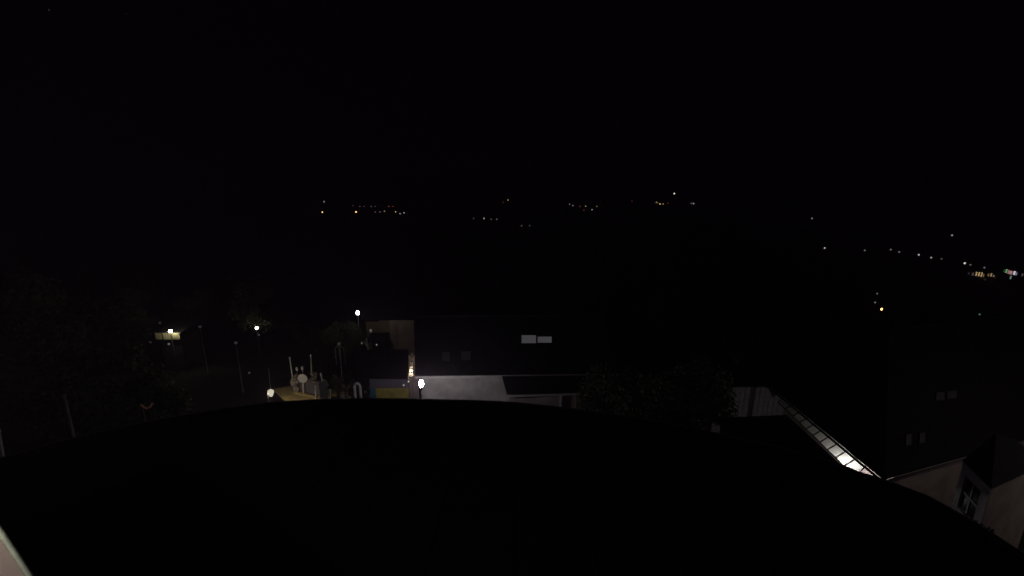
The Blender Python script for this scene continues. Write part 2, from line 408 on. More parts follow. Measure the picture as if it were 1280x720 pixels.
# slim glazed strip down its right verge with a lamp below
gs = thing("glazed_strip_roof", "slim lit glazed strip running down beside the kiosk roof, brightest at its near end", "glass roof", None, (0, 0, 0))
def seg(px, py):   # plane of the kiosk roof raised a touch
    return at_plane(px, py, k0 + nk * .08, nk)
cuts = [440, 446, 451.5, 456.5, 461, 465.5, 471]
for i in range(6):
    y0, y1 = cuts[i] + .35, cuts[i + 1] - .35
    xr = 516.3
    xl0, xl1 = 514.2 - (y0 - 440) * .11, 514.2 - (y1 - 440) * .11
    bm = BM(); slab(bm, [seg(xl0, y0), seg(xr, y0), seg(xr - .2, y1), seg(xl1, y1)], .02, nk); frosted(bm, M["milk_warm"], gs)
for y in cuts:
    xl = 514.2 - (y - 440) * .11
    bm = BM(); tube(bm, [seg(xl - .4, y), seg(516.6, y)], .02, 6); build("glazing_bar", bm, M["frame"], gs)
sp = seg(514.6, 463)
sl = thing("strip_lamp", "warm lamp under the near end of the slim glazed strip by the kiosk", "lamp", None, (sp.x, sp.y, sp.z - .80))
bm = BM(); box(bm, (-.06, -.06, .38), (.06, .06, .44)); build("housing", bm, M["white"], sl)
bm = BM(); lathe(bm, [(.05, .45), (.06, .50), (.03, .56)]); build("bulb", bm, glow("strip bulb", (1, .88, .70), 100), sl)
bm = BM(); tube(bm, [(0, 0, -sp.z + .80), (0, 0, .38)], .025); build("post", bm, M["steel"], sl)
for px, py, s, r_, lab in ((510.6, 477, .35, .05, "tiny warm lamp at the kiosk's right corner, upper of two"), (504.5, 481.5, .12, .07, "tiny pale lamp at the kiosk's fascia, lower of two")):
    p = at_y(px, py, ky - .12)
    o = build("wall_lamp", ellipsoid_bm(r_, r_ * .9), glow("small wall lamp", (1, .82, .72), s), None, True); o.location = p
    b2 = BM(); box(b2, (-.03, .03, -.03), (.03, .14, .03)); build("bracket", b2, M["black"], o); tag(o, lab, "wall lamp")

# ---------------------------------------------------------------- brown facade behind
bf = thing("house", "house with a dim brown facade and an ochre strip, behind the kiosk", "house", None, (0, 0, 0))
fy = 33.5
def fp(px, py): return at_y(px, py, fy)
zt = fp(495, 398.5).z
bm = BM(); wall(bm, (fp(488, 420).x, fy), (fp(523, 420).x, fy), -1, zt, .3); build("wall", bm, M["brown"], bf)
bm = BM(); wall(bm, (fp(474, 420).x, fy + .25), (fp(488, 420).x, fy + .25), -1, fp(495, 401).z, .3); build("side_wall", bm, M["ochre"], bf)
bm = BM(); wall(bm, (fp(456, 420).x, fy + .45), (fp(474, 420).x, fy + .45), -1, fp(495, 404).z, .3); build("rear_wall", bm, M["ochre"], bf)
bm = BM(); slab(bm, [Vector((fp(452, 398).x, fy - .15, zt)), Vector((fp(526, 398).x, fy - .15, zt)), Vector((fp(526, 398).x, fy + 4, zt + 2.6)), Vector((fp(452, 398).x, fy + 4, zt + 2.6))], .12, Vector((0, -.53, .85))); build("roof", bm, M["tile"], bf)
bm = BM(); slab(bm, [Vector((fp(463, 421).x, fy - 1.2, fp(463, 421).z)), Vector((fp(486, 421).x, fy - 1.2, fp(463, 421).z)), Vector((fp(486, 421).x, fy + .2, fp(463, 418).z + .1)), Vector((fp(463, 421).x, fy + .2, fp(463, 418).z + .1))], .08); build("porch_roof", bm, M["tile"], bf)
bm = BM(); box(bm, (fp(464, 421).x, fy + .16, -.5), (fp(484, 421).x, fy + .24, fp(470, 422).z)); build("door", bm, M["frame"], bf)
for px, py, yy, s, r_, lab in ((463.5, 413.5, 31, .055, .11, "faint orange glow spot standing in for a lit speckle, left of the ochre wall"), (470.8, 431, 29, .16, .055, "small white glow spot standing in for a lit speckle, above the kiosk roof"),
                      (452.2, 429, 29, .05, .07, "faint white glow spot standing in for a lit speckle, left end of the kiosk roof")):
    p = at_y(px, py, yy)  # made-up glowing globes in place of lit speckles
    o = build("speckle_glow", ellipsoid_bm(r_, r_ * 1.2), glow("speckle glow", (1, .82, .65) if px < 464 and px > 460 else (.95, .93, 1), s), None, True); o.location = p
    b2 = BM(); tube(b2, [(0, 0, -p.z), (0, 0, -r_)], .02); build("post", b2, M["black"], o); tag(o, lab, "lantern")
# white forked post made up in place of a V of lit leaves
fk = at_y(460, 434, 29)
o = thing("lit_leaf_stand_in", "pale forked stand-in for lit leaves just behind the kiosk roof", "post", None, (fk.x, fk.y, 0))
bm = BM(); tube(bm, [(0, 0, 0), (0, 0, fk.z)], .06); build("post", bm, M["white"], o)
bm = BM(); tube(bm, [(0, 0, fk.z), (-.28, 0, fk.z + .45)], [.06, .04]); build("arm", bm, M["white"], o)
bm = BM(); tube(bm, [(0, .01, fk.z), (-.08, 0, fk.z + .65)], [.07, .05]); build("arm", bm, M["white"], o)

def leaf_mesh(n, rx, rz, cz, size, seed, cone=False):
    rnd = random.Random(seed); v = []; f = []
    lobes = []
    if not cone:
        for i in range(14):
            a = rnd.random() * 6.28; q = rnd.random() ** .5; zz = rnd.uniform(-.8, .95)
            rr = rx * .68 * q * math.sqrt(max(.08, 1 - zz * zz * .8))
            lobes.append((Vector((rr * math.cos(a), rr * math.sin(a), cz + rz * .78 * zz)), rnd.uniform(.24, .44) * rx))
    for i in range(n):
        if cone:
            h = rnd.random() ** 1.4; a = rnd.random() * 6.28; ring = (h * 9) % 1
            rr = rx * (1 - h) * (.55 + .45 * (1 - ring)) * (.55 + .45 * rnd.random()) + .04
            c = Vector((rr * math.cos(a), rr * math.sin(a), cz - rz + 2 * rz * h - rr * .25))
        else:
            L, R = lobes[rnd.randrange(len(lobes))]
            d = Vector((rnd.gauss(0, 1), rnd.gauss(0, 1), rnd.gauss(0, 1))).normalized()
            c = L + d * R * (rnd.random() ** .35) * rnd.choice((1, 1, 1.15))
        u = Vector((rnd.gauss(0, 1), rnd.gauss(0, 1), rnd.gauss(0, .6))).normalized(); t = u.orthogonal().normalized()
        t = (Matrix.Rotation(rnd.random() * 6.28, 3, u) @ t); s = size * rnd.uniform(.6, 1.3); b = u.cross(t)
        k = len(v); v += [c - t * s, c + b * s * .5, c + t * s, c - b * s * .5]; f.append((k, k + 1, k + 2, k + 3))
    me = bpy.data.meshes.new("crown"); me.from_pydata([tuple(q) for q in v], [], f); return me, lobes

# ---------------------------------------------------------------- forecourt furniture
def post(name, label, cat, px, pt, pb, z=0.12, r=.05, mt="white", head=False, group=None):
    b = at_z(px[1], pb, z) if pb else None
    tpt = at_y(px[0], pt, b.y)
    t = thing(name, label, cat, group, b)
    bm = BM(); tube(bm, [(0, 0, 0), tpt - b], [r, r * .85]); build("shaft", bm, M[mt], t, True)
    bm = BM(); lathe(bm, [(r * 1.2, -.01), (r * 1.25, .05), (r * .5, .12)], tpt - b, 10); build("cap", bm, M[mt], t)
    return t, b, tpt
post("flag_pole", "leaning pale pole at the left end of the low wall", "pole", (362.3, 368), 448, 489)
t, b, tp = post("flag_pole", "straight pale pole rising behind the round sign", "pole", (388.5, 391), 445, 489)
post("flag_pole", "pale pole with a bright top, right of the round sign", "pole", (401.5, 407), 468, 502, r=.07)
for i, (x, y0, y1, lab) in enumerate(((394.5, 483, 503, "white bollard right of the round sign"), (413, 488, 503, "white bollard in the middle of the row"), (432.5, 494, 505, "white bollard nearest the arched barrier"))):
    post("bollard", lab, "bollard", (x, x + 1), y0, y1, r=.07, group="white bollards along the forecourt")
# round sign
sb = at_z(379.5, 493, .12); st = at_y(378.2, 473, sb.y)
t = thing("round_sign", "pale round road sign on a post at the forecourt", "road sign", None, sb)
bm = BM(); tube(bm, [(0, 0, 0), (st - sb) + Vector((0, .06, .2))], .045); build("post", bm, M["white"], t)
R_s = .34
bm = BM(); r = bmesh.ops.create_cone(bm, cap_ends=True, segments=32, radius1=R_s, radius2=R_s, depth=.03)
bmesh.ops.transform(bm, matrix=Matrix.Translation(st - sb) @ Matrix.Rotation(math.pi / 2, 4, 'X'), verts=r["verts"]); build("disc", bm, M["white"], t)
bm = BM(); pr = [(st - sb) + Vector((math.cos(k * math.pi / 12) * R_s, -.02, math.sin(k * math.pi / 12) * R_s)) for k in range(25)]
tube(bm, pr, .015, 6); build("rim", bm, M["steel"], t)
for px, py, lab in ((371, 461, "small pale bulb head left above the round sign"), (378, 460, "small pale bulb head right above the round sign")):
    p = at_y(px, py, sb.y + .5); o = build("bulb_head", ellipsoid_bm(.10, .15), M["white"], None, True); o.location = p; tag(o, lab, "globe")
    b2 = BM(); tube(b2, [(0, 0, -p.z + .1), (0, 0, -.14)], .02); build("stem", b2, M["white"], o)
# low wall behind
lw = thing("low_wall", "low grey wall behind the round sign and bollards", "wall", None, (0, 0, 0))
q0, q1 = at_z(366, 489, .1), at_z(408, 496, .1)
bm = BM(); wall(bm, q0.xy, q1.xy, 0, 1.15, .15); build("wall", bm, M["grey"], lw)
dq = (q1 - q0); Lq = dq.length
for i in range(6):
    p0, p1 = q0 + dq * (i / 6) + dq.normalized() * .01, q0 + dq * ((i + 1) / 6) - dq.normalized() * .01
    bm = BM(); nrm2 = Vector((dq.y, -dq.x, 0)).normalized() * .03; wall(bm, (p0 + nrm2).xy, (p1 + nrm2).xy, 1.152, 1.21, .21); build("coping_stone", bm, M["grey"], lw)
# kerb stones at the forecourt's front edge
ks = thing("kerb", "pale raised kerb at the front edge of the yellow lit forecourt", "kerb", None, (0, 0, 0))
c0, c1 = at_z(368, 491.5, .12), at_z(415, 504, .12)
for i in range(8):
    p0, p1 = c0.lerp(c1, i / 8), c0.lerp(c1, (i + 1) / 8 - .006)
    bm = BM(); wall(bm, p0.xy, p1.xy, .12, .24, .18); build("kerb_stone", bm, M["paving"], ks)
# arched barrier (inverted U) and planter
ab = at_z(447.5, 532, .0); ac = at_z(454, 532, .0); hz = at_y(450, 479, ab.y).z
t = thing("arched_barrier", "white inverted U barrier in front of the kiosk's left end", "barrier", None, ab)
w_ = ac.x - ab.x
bm = BM(); tube(bm, [(0, 0, 0), (0, 0, hz - .2), (w_ * .2, 0, hz - .04), (w_ * .5, 0, hz), (w_ * .8, 0, hz - .04), (w_, 0, hz - .2), (w_, 0, 0)], .09); build("hoop", bm, M["white"], t, True)
bm = BM(); tube(bm, [(.06, 0, hz * .5), (w_ - .06, 0, hz * .5)], .035); build("crossbar", bm, M["white"], t)

# pale shrubs, gate leaves and a two-armed post among the poles
def shrub(label, px, top, y, w, seed, colr, grp="pale shrubs between the forecourt posts", nl_=900, sz=.075):
    t_ = at_y(px, top, y); h = t_.z
    r_ = thing("leafy_shrub", label, "shrub", grp, (t_.x, t_.y, 0))
    me, lobes = leaf_mesh(nl_, w, h * .46, h * .52, sz, seed); me.materials.append(colr); new_obj("crown", me, r_)
    bm = BM()
    for L, R in lobes[:7]: tube(bm, [(0, 0, -.1), (L.x * .4, L.y * .4, L.z * .5), tuple(L)], [.035, .025, .01], 5)
    build("stem", bm, M["board"], r_)
pale_leaf = mat("brightened leaf", (.46, .42, .38), .7, .5, 2, bump=0)  # leaf colour raised to make up for weak light on the shrubs
for a in (("pale shrub between the leaning pole and the round sign", 369, 466, 27.6, .35, 3, pale_leaf), ("pale shrub under the straight pole behind the round sign", 391, 463, 27.6, .40, 4, pale_leaf),
          ("tall pale shrub right of the bright-topped pole", 404, 474, 26.6, .38, 5, pale_leaf), ("loose pale shrub above the middle bollard", 420, 467, 27.0, .5, 6, pale_leaf),
          ("narrow shrub beside the bollard nearest the arched barrier", 430, 474, 24.2, .25, 7, pale_leaf), ("pale shrub against the kiosk's left end, right of the arched barrier", 459.5, 477, 23.4, .30, 8, pale_leaf),
          ("shrub just left of the arched barrier", 438, 470, 26.8, .4, 9, pale_leaf)):
    shrub(*a)
shrub("dark tall bush against the bay's pale right wall", 1272, 606, 9.0, 1.0, 12, mat("dark reddish leaf", (.09, .05, .04), .8, .5, 2, bump=0), "bush at the bay", 2600, .05)
g0_, g1_ = at_y(398, 476, 24.8), at_y(408, 476, 24.8)
t = thing("timber_gate", "short gate of upright mauve boards between the bright-topped pole and the bollards", "gate", None, (g0_.x, g0_.y, 0))
for i in range(5):
    x_ = (g1_.x - g0_.x) * i / 5
    bm = BM(); box(bm, (x_, 0, .1), (x_ + (g1_.x - g0_.x) / 5 - .02, .03, g0_.z - random.random() * .08)); build("board", bm, M["board"], t)
bm = BM(); box(bm, (0, .032, g0_.z * .7), (g1_.x - g0_.x, .07, g0_.z * .7 + .1)); build("rail", bm, M["board"], t)
hp = at_y(424, 429.5, 28)
t = thing("double_arm_post", "tall dim post with a pale cap and two hanging arms behind the bollards", "post", None, (hp.x, hp.y, 0))
bm = BM(); tube(bm, [(0, 0, 0), (0, 0, hp.z)], .05); build("shaft", bm, M["trim"], t)
for sx in (-1, 1):
    bm = BM(); tube(bm, [(0, 0, hp.z - .05), (sx * .3, 0, hp.z - .35), (sx * .34, 0, hp.z - 1.6)], .035); build("arm", bm, M["trim"], t)
build("cap", ellipsoid_bm(.13, .09, c=(0, 0, hp.z)), M["white"], t, True)

# orange V: glowing tube made up in place of an orange glint
vb = at_y(183.5, 510.5, 15)
va, vc = at_y(176, 505.5, 15), at_y(190.5, 503.8, 15)
t = thing("orange_v_glow", "faint orange glint glow light sagging in a V at the foot of the bank", "stand-in glow", None, (vb.x, vb.y, vb.z))
bm = BM(); tube(bm, [va - vb, (va - vb) * .5 + Vector((0, 0, -.05)), (0, 0, 0), (vc - vb) * .5 + Vector((.03, 0, -.04)), vc - vb], .035); build("tube", bm, glow("orange glint glow", (1, .30, .10), .016), t, True)
for q in (va, vc):
    bm = BM(); tube(bm, [q - vb + Vector((0, .02, .02)), q - vb + Vector((0, .02, -q.z))], .025); build("stake", bm, M["black"], t)
# two pale posts on the left
post("fence_post", "pale weathered post behind the roof edge, right of two at the far left", "post", (80, 93), 496, 552, z=5.5, r=.055, mt="board")
post("fence_post", "pale post cut by the left edge of the picture", "post", (-2, 4), 540, 578, z=6.2, r=.05, mt="white")
for o in list(COL.objects):
    if o.name.startswith("fence_post"):   # stand them on a retaining pier
        bm = BM(); lathe(bm, [(.12, -o.location.z), (.12, 0)], (0, 0, 0), 8); build("pier", bm, M["board"], o)

# ---------------------------------------------------------------- right: low roof, glazed passage, house, shed, bay
ls = thing("flat_roofed_garage", "low black flat-roofed garage left of the lit glass roof", "garage", None, (0, 0, 0))
s1, s2, s3 = at_z(895, 522.5, 4.5), at_z(983, 518.5, 4.5), at_z(1048, 578, 4.5)
s4 = s2 + (s3 - s2) * 1.9; s5 = Vector((s1.x - .2, s4.y, 4.5))
bm = BM(); slab(bm, [s1, s2, s4, s5], .15, Vector((0, 0, 1))); build("roof", bm, M["roof_dark"], ls)
cc = (s1 + s2 + s4 + s5) / 4; inn = [v + (cc - v).normalized() * .25 for v in (s1, s2, s4, s5)]
bm = BM()
for i in range(4): wall(bm, inn[(i + 1) % 4].xy, inn[i].xy, 0, 4.34, .15)
build("wall", bm, M["grey"], ls)

# glass roof over the passage
gp = thing("glass_passage_roof", "sloping row of frosted panes lit from below, brightest at its near end", "glass roof", None, (0, 0, 0))
zo = lambda x, y: (980 + x / 5.536, 490 + y / 5.536)
Lp = [(-45, 70), (8, 115), (62, 165), (108, 210), (153, 255), (201, 298), (248, 346), (300, 398), (358, 452), (414, 512), (500, 575)]
Rp = [(20, 22), (70, 85), (118, 134), (168, 175), (217, 217), (268, 260), (323, 302), (382, 350), (441, 401), (502, 456), (572, 505)]
LP = [at_z(*zo(*p), 3.1) for p in Lp]; RP = [at_z(*zo(*p), 3.3) for p in Rp]
# keep the panes in one true plane
axis = (RP[-1] - RP[0]); npl = (LP[-1] - RP[5]).cross(axis).normalized(); npl = npl if npl.z > 0 else -npl
LP = [at_plane(*zo(*p), RP[5], npl) for p in Lp]; RP = [at_plane(*zo(*p), RP[5], npl) for p in Rp]
for i in range(10):
    a, b, c_, d_ = LP[i], RP[i], RP[i + 1], LP[i + 1]
    u = (c_ - b).normalized() * .035
    bm = BM(); slab(bm, [a + u, b + u, c_ - u, d_ - u], .012, npl); frosted(bm, M["milk"], gp)
for i in range(11):
    bm = BM(); tube(bm, [LP[i] + (LP[i] - RP[i]).normalized() * .03, RP[i] + (RP[i] - LP[i]).normalized() * .03], .026, 6); build("glazing_bar", bm, M["frame"], gp)
for PP in (LP, RP):
    bm = BM(); tube(bm, [v - npl * .02 for v in PP], .025, 6); build("edge_rail", bm, M["frame"], gp)
lc = (LP[8] + RP[8] + LP[9] + RP[9] + LP[10] + RP[10]) / 6 
lp = Vector((lc.x, lc.y, 0))
pl = thing("passage_lamp", "white lamp on the passage wall just under the brightest frosted panes", "lamp", None, lp)
bm = BM(); tube(bm, [(0, 0, 0), (0, 0, lc.z - .75)], .03); build("post", bm, M["black"], pl)
build("globe", ellipsoid_bm(.07, .07, c=(0, 0, lc.z - .62)), glow("passage lamp", (1, .97, .93), 180), pl, True)

# house right
hr = thing("house", "house with a big dark hipped roof, right of the lit glass roof", "house", None, (0, 0, 0))
E0 = at_z(1105, 599.5, 4.0); E1 = at_z(952, 474, 4.0); E2 = at_z(1330, 536.5, 4.0)
dL = (E1 - E0).normalized(); dR = (E2 - E0).normalized()
# hip: ridge point inside
hip = E0 + (dL + dR) * 4.6; hip.z = 7.6
ridgeR = hip + dR * 12; ridgeL = E0 + dL * 13 + dR * 4.6; ridgeL.z = 7.6
E1x = E0 + dL * 8.6; E2x = E0 + dR * 18
nL = (hip - E0).cross(dL).normalized(); nL = nL if nL.z > 0 else -nL
nR = (hip - E0).cross(dR).normalized(); nR = nR if nR.z > 0 else -nR
rl = E1x + dR * 4.6; rl.z = 7.6
bm = BM(); slab(bm, [E0, E1x, rl, hip], .12, nL); build("roof", bm, M["tile"], hr)
bm = BM(); slab(bm, [E0 + dR * .01, hip + dR * .01, ridgeR, E2x], .12, nR); build("roof", bm, M["tile"], hr)
bm = BM(); tube(bm, [E0 + Vector((0, 0, .05)), hip + Vector((0, 0, .06)), ridgeR + Vector((0, 0, .06))], .08, 6); build("ridge_cap", bm, M["tile"], hr)
off = .55
w0 = E0 + dL * off + dR * 1.35; w1 = E1x + dR * 1.35; w2 = E2x + dL * off
bm = BM(); wall(bm, w0.xy, w1.xy, 0, 3.98, -.25); build("passage_wall", bm, M["render_warm"], hr)
bm = BM(); wall(bm, (w0 + dR * .26).xy, w2.xy, 0, 3.98, .25); build("wall", bm, M["render_warm"], hr)
bm = BM(); tube(bm, [E0 + Vector((0, 0, -.08)) - dL * .05, E2x + Vector((0, 0, -.08)) - dL * .05], .055, 8); build("gutter", bm, M["trim"], hr, True)
bm = BM(); tube(bm, [E0 + Vector((0, 0, -.08)) - dR * .05, E1x + Vector((0, 0, -.08)) - dR * .05], .045, 8); build("gutter", bm, M["roof_dark"], hr, True)
for quad, g_, lab in (([(1170, 491), (1180, 490), (1180, 500), (1169, 501)], dim_sky, "barely lit skylight, left of the upper pair"), ([(1183, 490), (1195, 488.5), (1195, 498), (1183, 499)], dim_sky, "barely lit skylight, right of the upper pair"),
                      ([(1132, 544), (1139, 543), (1138, 556), (1131, 557)], dim_sky, "narrow barely lit skylight, lower left"), ([(1149, 542), (1156, 541), (1155, 553), (1148, 554)], dim_sky, "narrow barely lit skylight, lower right")):
    gable_roof_skylight(hr, quad, E0, nR, g_, lab)

# boarded shed at the far end of the passage
sh = thing("timber_shed", "grey vertically boarded shed at the far end of the glass roof, half behind leaves", "shed", None, (0, 0, 0))
yb_ = 21.2
bx0, bx1 = at_y(893, 500, yb_).x, at_y(992, 500, yb_).x
zt = at_y(940, 483, yb_).z; nb = 16; wb = (bx1 - bx0) / nb
for i in range(nb):
    x0 = bx0 + i * wb
    if i == 7: continue
    bm = BM(); box(bm, (x0 + .012, yb_ - random.random() * .015, 0), (x0 + wb - .012, yb_ + .03, zt)); build("board", bm, M["board"], sh)
bm = BM(); box(bm, (bx0 + 7 * wb, yb_ + .035, 0), (bx0 + 8 * wb, yb_ + .06, zt - .05)); build("door_gap_panel", bm, M["black"], sh)
bm = BM(); slab(bm, [Vector((bx0 - .2, yb_ - .15, zt + .1)), Vector((bx1 + .1, yb_ - .15, zt + .1)), Vector((bx1 + .1, yb_ + 3, zt + .8)), Vector((bx0 - .2, yb_ + 3, zt + .8))], .1, Vector((0, -.2, .97))); build("roof", bm, M["roof_dark"], sh)
bm = BM(); box(bm, (bx0, yb_ + .06, 0), (bx1, yb_ + 2.8, zt - .02)); build("body", bm, M["board"], sh)

# bay with cross window
by = thing("bay", "small projecting bay with a cross-barred window and dark hipped roof, far right", "bay", None, (0, 0, 0))
BZ = 6.0
c0 = at_z(1239, 612, BZ); cf = at_z(1204, 577, BZ); cr = at_z(1300, 583.5, BZ)
uL = (cf - c0).normalized(); uR = (cr - c0).normalized()
cf2 = c0 + (cf - c0) * 1.04; cr2 = c0 + uR * 3.2
tip = c0 + uL * 1.3 + uR * 1.6 + Vector((0, 0, .55)); tipb = cf2 + uR * 1.6 + Vector((0, 0, .55))
bm = BM()
vs = [bm.verts.new(v) for v in (c0, cr2, tip)]; bm.faces.new(vs)
vs2 = [vs[0], vs[2], bm.verts.new(tipb), bm.verts.new(cf2)]; bm.faces.new(vs2)
v3 = bm.verts.new(cr2 + (cf2 - c0)); bm.faces.new([vs[1], v3, vs2[2], vs[2]]); bm.faces.new([vs2[3], vs2[2], v3]); bm.faces.new([vs[0], vs2[3], v3, vs[1]])
build("roof", bm, M["roof_dark"], by)
lo = Vector((0, 0, -.02))
bm = BM()
p0 = c0 + uL * .10 + uR * .10; pL = cf2 + uR * .10; pR = cr2 + uL * .10
def panel(bm, a, u, s0, s1, z0, z1, th, nn):
    q = [a + u * s0, a + u * s1]
    vv = [Vector((q[0].x, q[0].y, z0)), Vector((q[1].x, q[1].y, z0)), Vector((q[1].x, q[1].y, z1)), Vector((q[0].x, q[0].y, z1))]
    slab(bm, vv, th, nn)
nOutL = -uR; nOutR = -uL
LENL = (pL - p0).length
zc = BZ - .03
# window opening on the left-facing side
ws0, ws1, wz0, wz1 = .28, 1.08, 4.52, 5.62
panel(bm, p0, uL, 0, ws0, 0, zc, .15, nOutL); panel(bm, p0, uL, ws1, LENL, 0, zc, .15, nOutL)
panel(bm, p0, uL, ws0 + .001, ws1 - .001, wz1, zc, .15, nOutL); panel(bm, p0, uL, ws0 + .001, ws1 - .001, 0, wz0, .15, nOutL)
build("side_wall", bm, M["board"], by)
bm = BM(); panel(bm, p0 + uR * .15, uR, .0, 3.0, 0, zc, .15, nOutR); build("wall", bm, M["render_warm"], by)
bm = BM(); panel(bm, p0 + nOutL * .03, uL, -.03, .16, 0, zc - .08, .02, nOutL); build("corner_trim", bm, M["trim"], by)
bm = BM(); panel(bm, p0 + nOutL * .05, uL, 0, LENL, zc - .16, zc, .04, nOutL); build("eaves_board", bm, M["trim"], by)
bm = BM(); mid_s, mid_z = (ws0 + ws1) / 2, (wz0 + wz1) / 2
pw = p0 - nOutL * .05
for s0, s1, z0, z1 in ((ws0, ws0 + .05, wz0, wz1), (ws1 - .05, ws1, wz0, wz1), (ws0 + .05, ws1 - .05, wz0, wz0 + .05), (ws0 + .05, ws1 - .05, wz1 - .05, wz1)): panel(bm, pw, uL, s0, s1, z0, z1, .05, nOutL)
wf = build("window", bm, M["trim"], by)
bm = BM(); panel(bm, pw + nOutL * .004, uL, mid_s - .03, mid_s + .03, wz0 + .05, wz1 - .05, .04, nOutL); build("mullion", bm, M["trim"], wf)
bm = BM(); panel(bm, pw + nOutL * .008, uL, ws0 + .05, ws1 - .05, mid_z - .03, mid_z + .03, .045, nOutL); build("transom", bm, M["trim"], wf)
for sa, sb_ in ((ws0 + .05, mid_s - .03), (mid_s + .03, ws1 - .05)):
    for za, zb2 in ((wz0 + .05, mid_z - .03), (mid_z + .03, wz1 - .05)):
        bm = BM(); panel(bm, pw - nOutL * .02, uL, sa, sb_, za, zb2, .01, nOutL); build("pane", bm, M["glass_dark"], wf)

# ---------------------------------------------------------------- pale gable by the left lamp
gb = thing("shed", "low shed whose pale yellow fascia glows under the leftmost lamp", "shed", None, (0, 0, 0))
gy = A_POS.y + .42
x0, x1 = at_y(194, 420, gy).x, at_y(224.5, 420, gy).x
z1, z0 = at_y(210, 416.3, gy).z, at_y(210, 424.2, gy).z
gz = ground((x0 + x1) / 2, gy) - .3
bm = BM(); box(bm, (x0, gy, z0), (x1, gy + .08, z1)); build("fascia", bm, mat("pale yellow paint", (.62, .58, .34), .7, .15, 1.5), gb)
bm = BM(); box(bm, (x0 + .2, gy + .3, gz), (x1 - .2, gy + 2.6, z0 + .1)); build("wall", bm, M["asphalt"], gb)
bm = BM(); slab(bm, [Vector((x0 - .1, gy + .1, z1 + .02)), Vector((x1 + .1, gy + .1, z1 + .02)), Vector((x1 + .1, gy + 3, z1 + .5)), Vector((x0 - .1, gy + 3, z1 + .5))], .08, Vector((0, -.2, .97))); build("roof", bm, M["roof_dark"], gb)
for px, py, s, lab in ((211, 430, .10, "small pale globe under the yellow fascia"), (188, 427.5, .018, "very faint globe left below the yellow fascia"), (199.8, 403.5, .02, "very faint globe above the yellow fascia"),
                       (323.5, 418.5, .03, "faint globe just below the middle tree lamp"), (311.5, 466, .025, "faint globe low on the bank left of the lantern mast")):
    p = at_y(px, py, 33); o = build("bollard_light", ellipsoid_bm(.09, .09), glow("faint globe", (.85, .85, 1), s), None, True); o.location = p
    b2 = BM(); tube(b2, [(0, 0, ground(p.x, p.y) - p.z - .1), (0, 0, -.08)], .03); build("post", b2, M["black"], o); tag(o, lab, "bollard light")

# ---------------------------------------------------------------- trees
def tree_proto(cone, seed, h):
    rnd = random.Random(seed)
    rx = h * (.2 if cone else .36); rz = h * (.46 if cone else .34); cz = h * (.54 if cone else .64)
    me, lobes = leaf_mesh(4200, rx, rz, cz, .11 if not cone else .12, seed, cone)
    me.materials.append(M["needle"] if cone else M["leaf"])
    root = bpy.data.objects.new("conifer_tree" if cone else "leafy_tree", None); COL.objects.link(root)
    bm = BM(); tube(bm, [(0, 0, -.4), (.03 * h, 0, h * .25), (.01 * h, .02 * h, h * .55), (0, 0, h * (.95 if cone else .72))], [h * .028, h * .02, h * .013, h * .003], 8)
    for L, R in lobes[:9]:
        tube(bm, [(.015 * h, .01 * h, h * .34), (L.x * .5, L.y * .5, (L.z + h * .34) / 2 - .1), tuple(L)], [h * .010, h * .006, h * .002], 5)
    tr = build("trunk", bm, M["bark"], root, True); new_obj("crown", me, root)
    return root
protos = [tree_proto(False, 11, 6.5), tree_proto(False, 23, 6.0), tree_proto(True, 31, 8.5)]
used = set()
def plant(kind, x, y, z, s, rz, label, group):
    p = protos[kind]
    if kind not in used: used.add(kind); r = p
    else:
        r = p.copy(); COL.objects.link(r)
        for ch in p.children:
            c = ch.copy(); COL.objects.link(c); c.parent = r
    r.location = (x, y, z); r.rotation_euler = (0, 0, rz); r.scale = (s, s, s * random.uniform(.92, 1.1))
    r["label"] = label; r["category"] = "tree"; r["group"] = group
    return r
def plant_px(kind, px, top, y, s_lab, group, h0):
    t_ = at_y(px, top, y); g = ground(t_.x, t_.y); s = max(.45, (t_.z - g) / h0)
    plant(kind, t_.x, t_.y, g, s, random.random() * 6, s_lab, group)
H0 = [6.3, 5.8, 8.6]
near = [(0, 766, 452, 20.0, "leafy tree right of the annex wall"), (1, 805, 448, 19.2, "broad leafy tree in the middle of the dark shrubbery"), (0, 850, 455, 17.5, "leafy tree low behind the black roof edge"),
        (1, 884, 458, 19.6, "leafy tree against the boarded shed, its leaves catching light"), (0, 925, 446, 23.8, "leafy tree rising behind the boarded shed")]
for k, px, top, y, lab in near: plant_px(k, px, top, y, lab, "trees between the annex and the shed", H0[k])
mid = [(0, 428, 402, 31.5, "leafy tree under the oval lamp, left of the brown facade"), (1, 452, 400, 34.5, "leafy tree beside the ochre wall"), (0, 405, 408, 34, "leafy tree behind the tall pale poles"),
       (1, 375, 396, 42, "leafy tree right of the middle tree lamp"), (0, 312, 352, 42.5, "tall leafy tree whose crown is lit above the middle tree lamp"), (1, 345, 380, 46, "leafy tree behind the middle tree lamp"),
       (2, 500, 348, 44, "tall conifer behind the brown facade"), (0, 485, 372, 40, "leafy tree above the roof of the brown house")]
for k, px, top, y, lab in mid: plant_px(k, px, top, y, lab, "trees around the forecourt lamps", H0[k])
left_spots = [(20, 360, 24, 0), (70, 352, 27, 2), (115, 350, 30, 1), (160, 362, 40, 0), (200, 352, 46, 2), (240, 362, 44, 1), (275, 350, 48, 0), (45, 420, 18, 1), (130, 440, 19, 0), (185, 470, 19.5, 1), (100, 330, 42, 2), (30, 322, 38, 2), (225, 330, 60, 2), (170, 332, 55, 0)]
for px, top, y, k in left_spots:
    plant_px(k, px, top, y, ("dark conifer on the wooded bank at the left" if k == 2 else "dark leafy tree on the wooded bank at the left"), ("conifers on the wooded bank" if k == 2 else "leafy trees on the wooded bank"), H0[k])
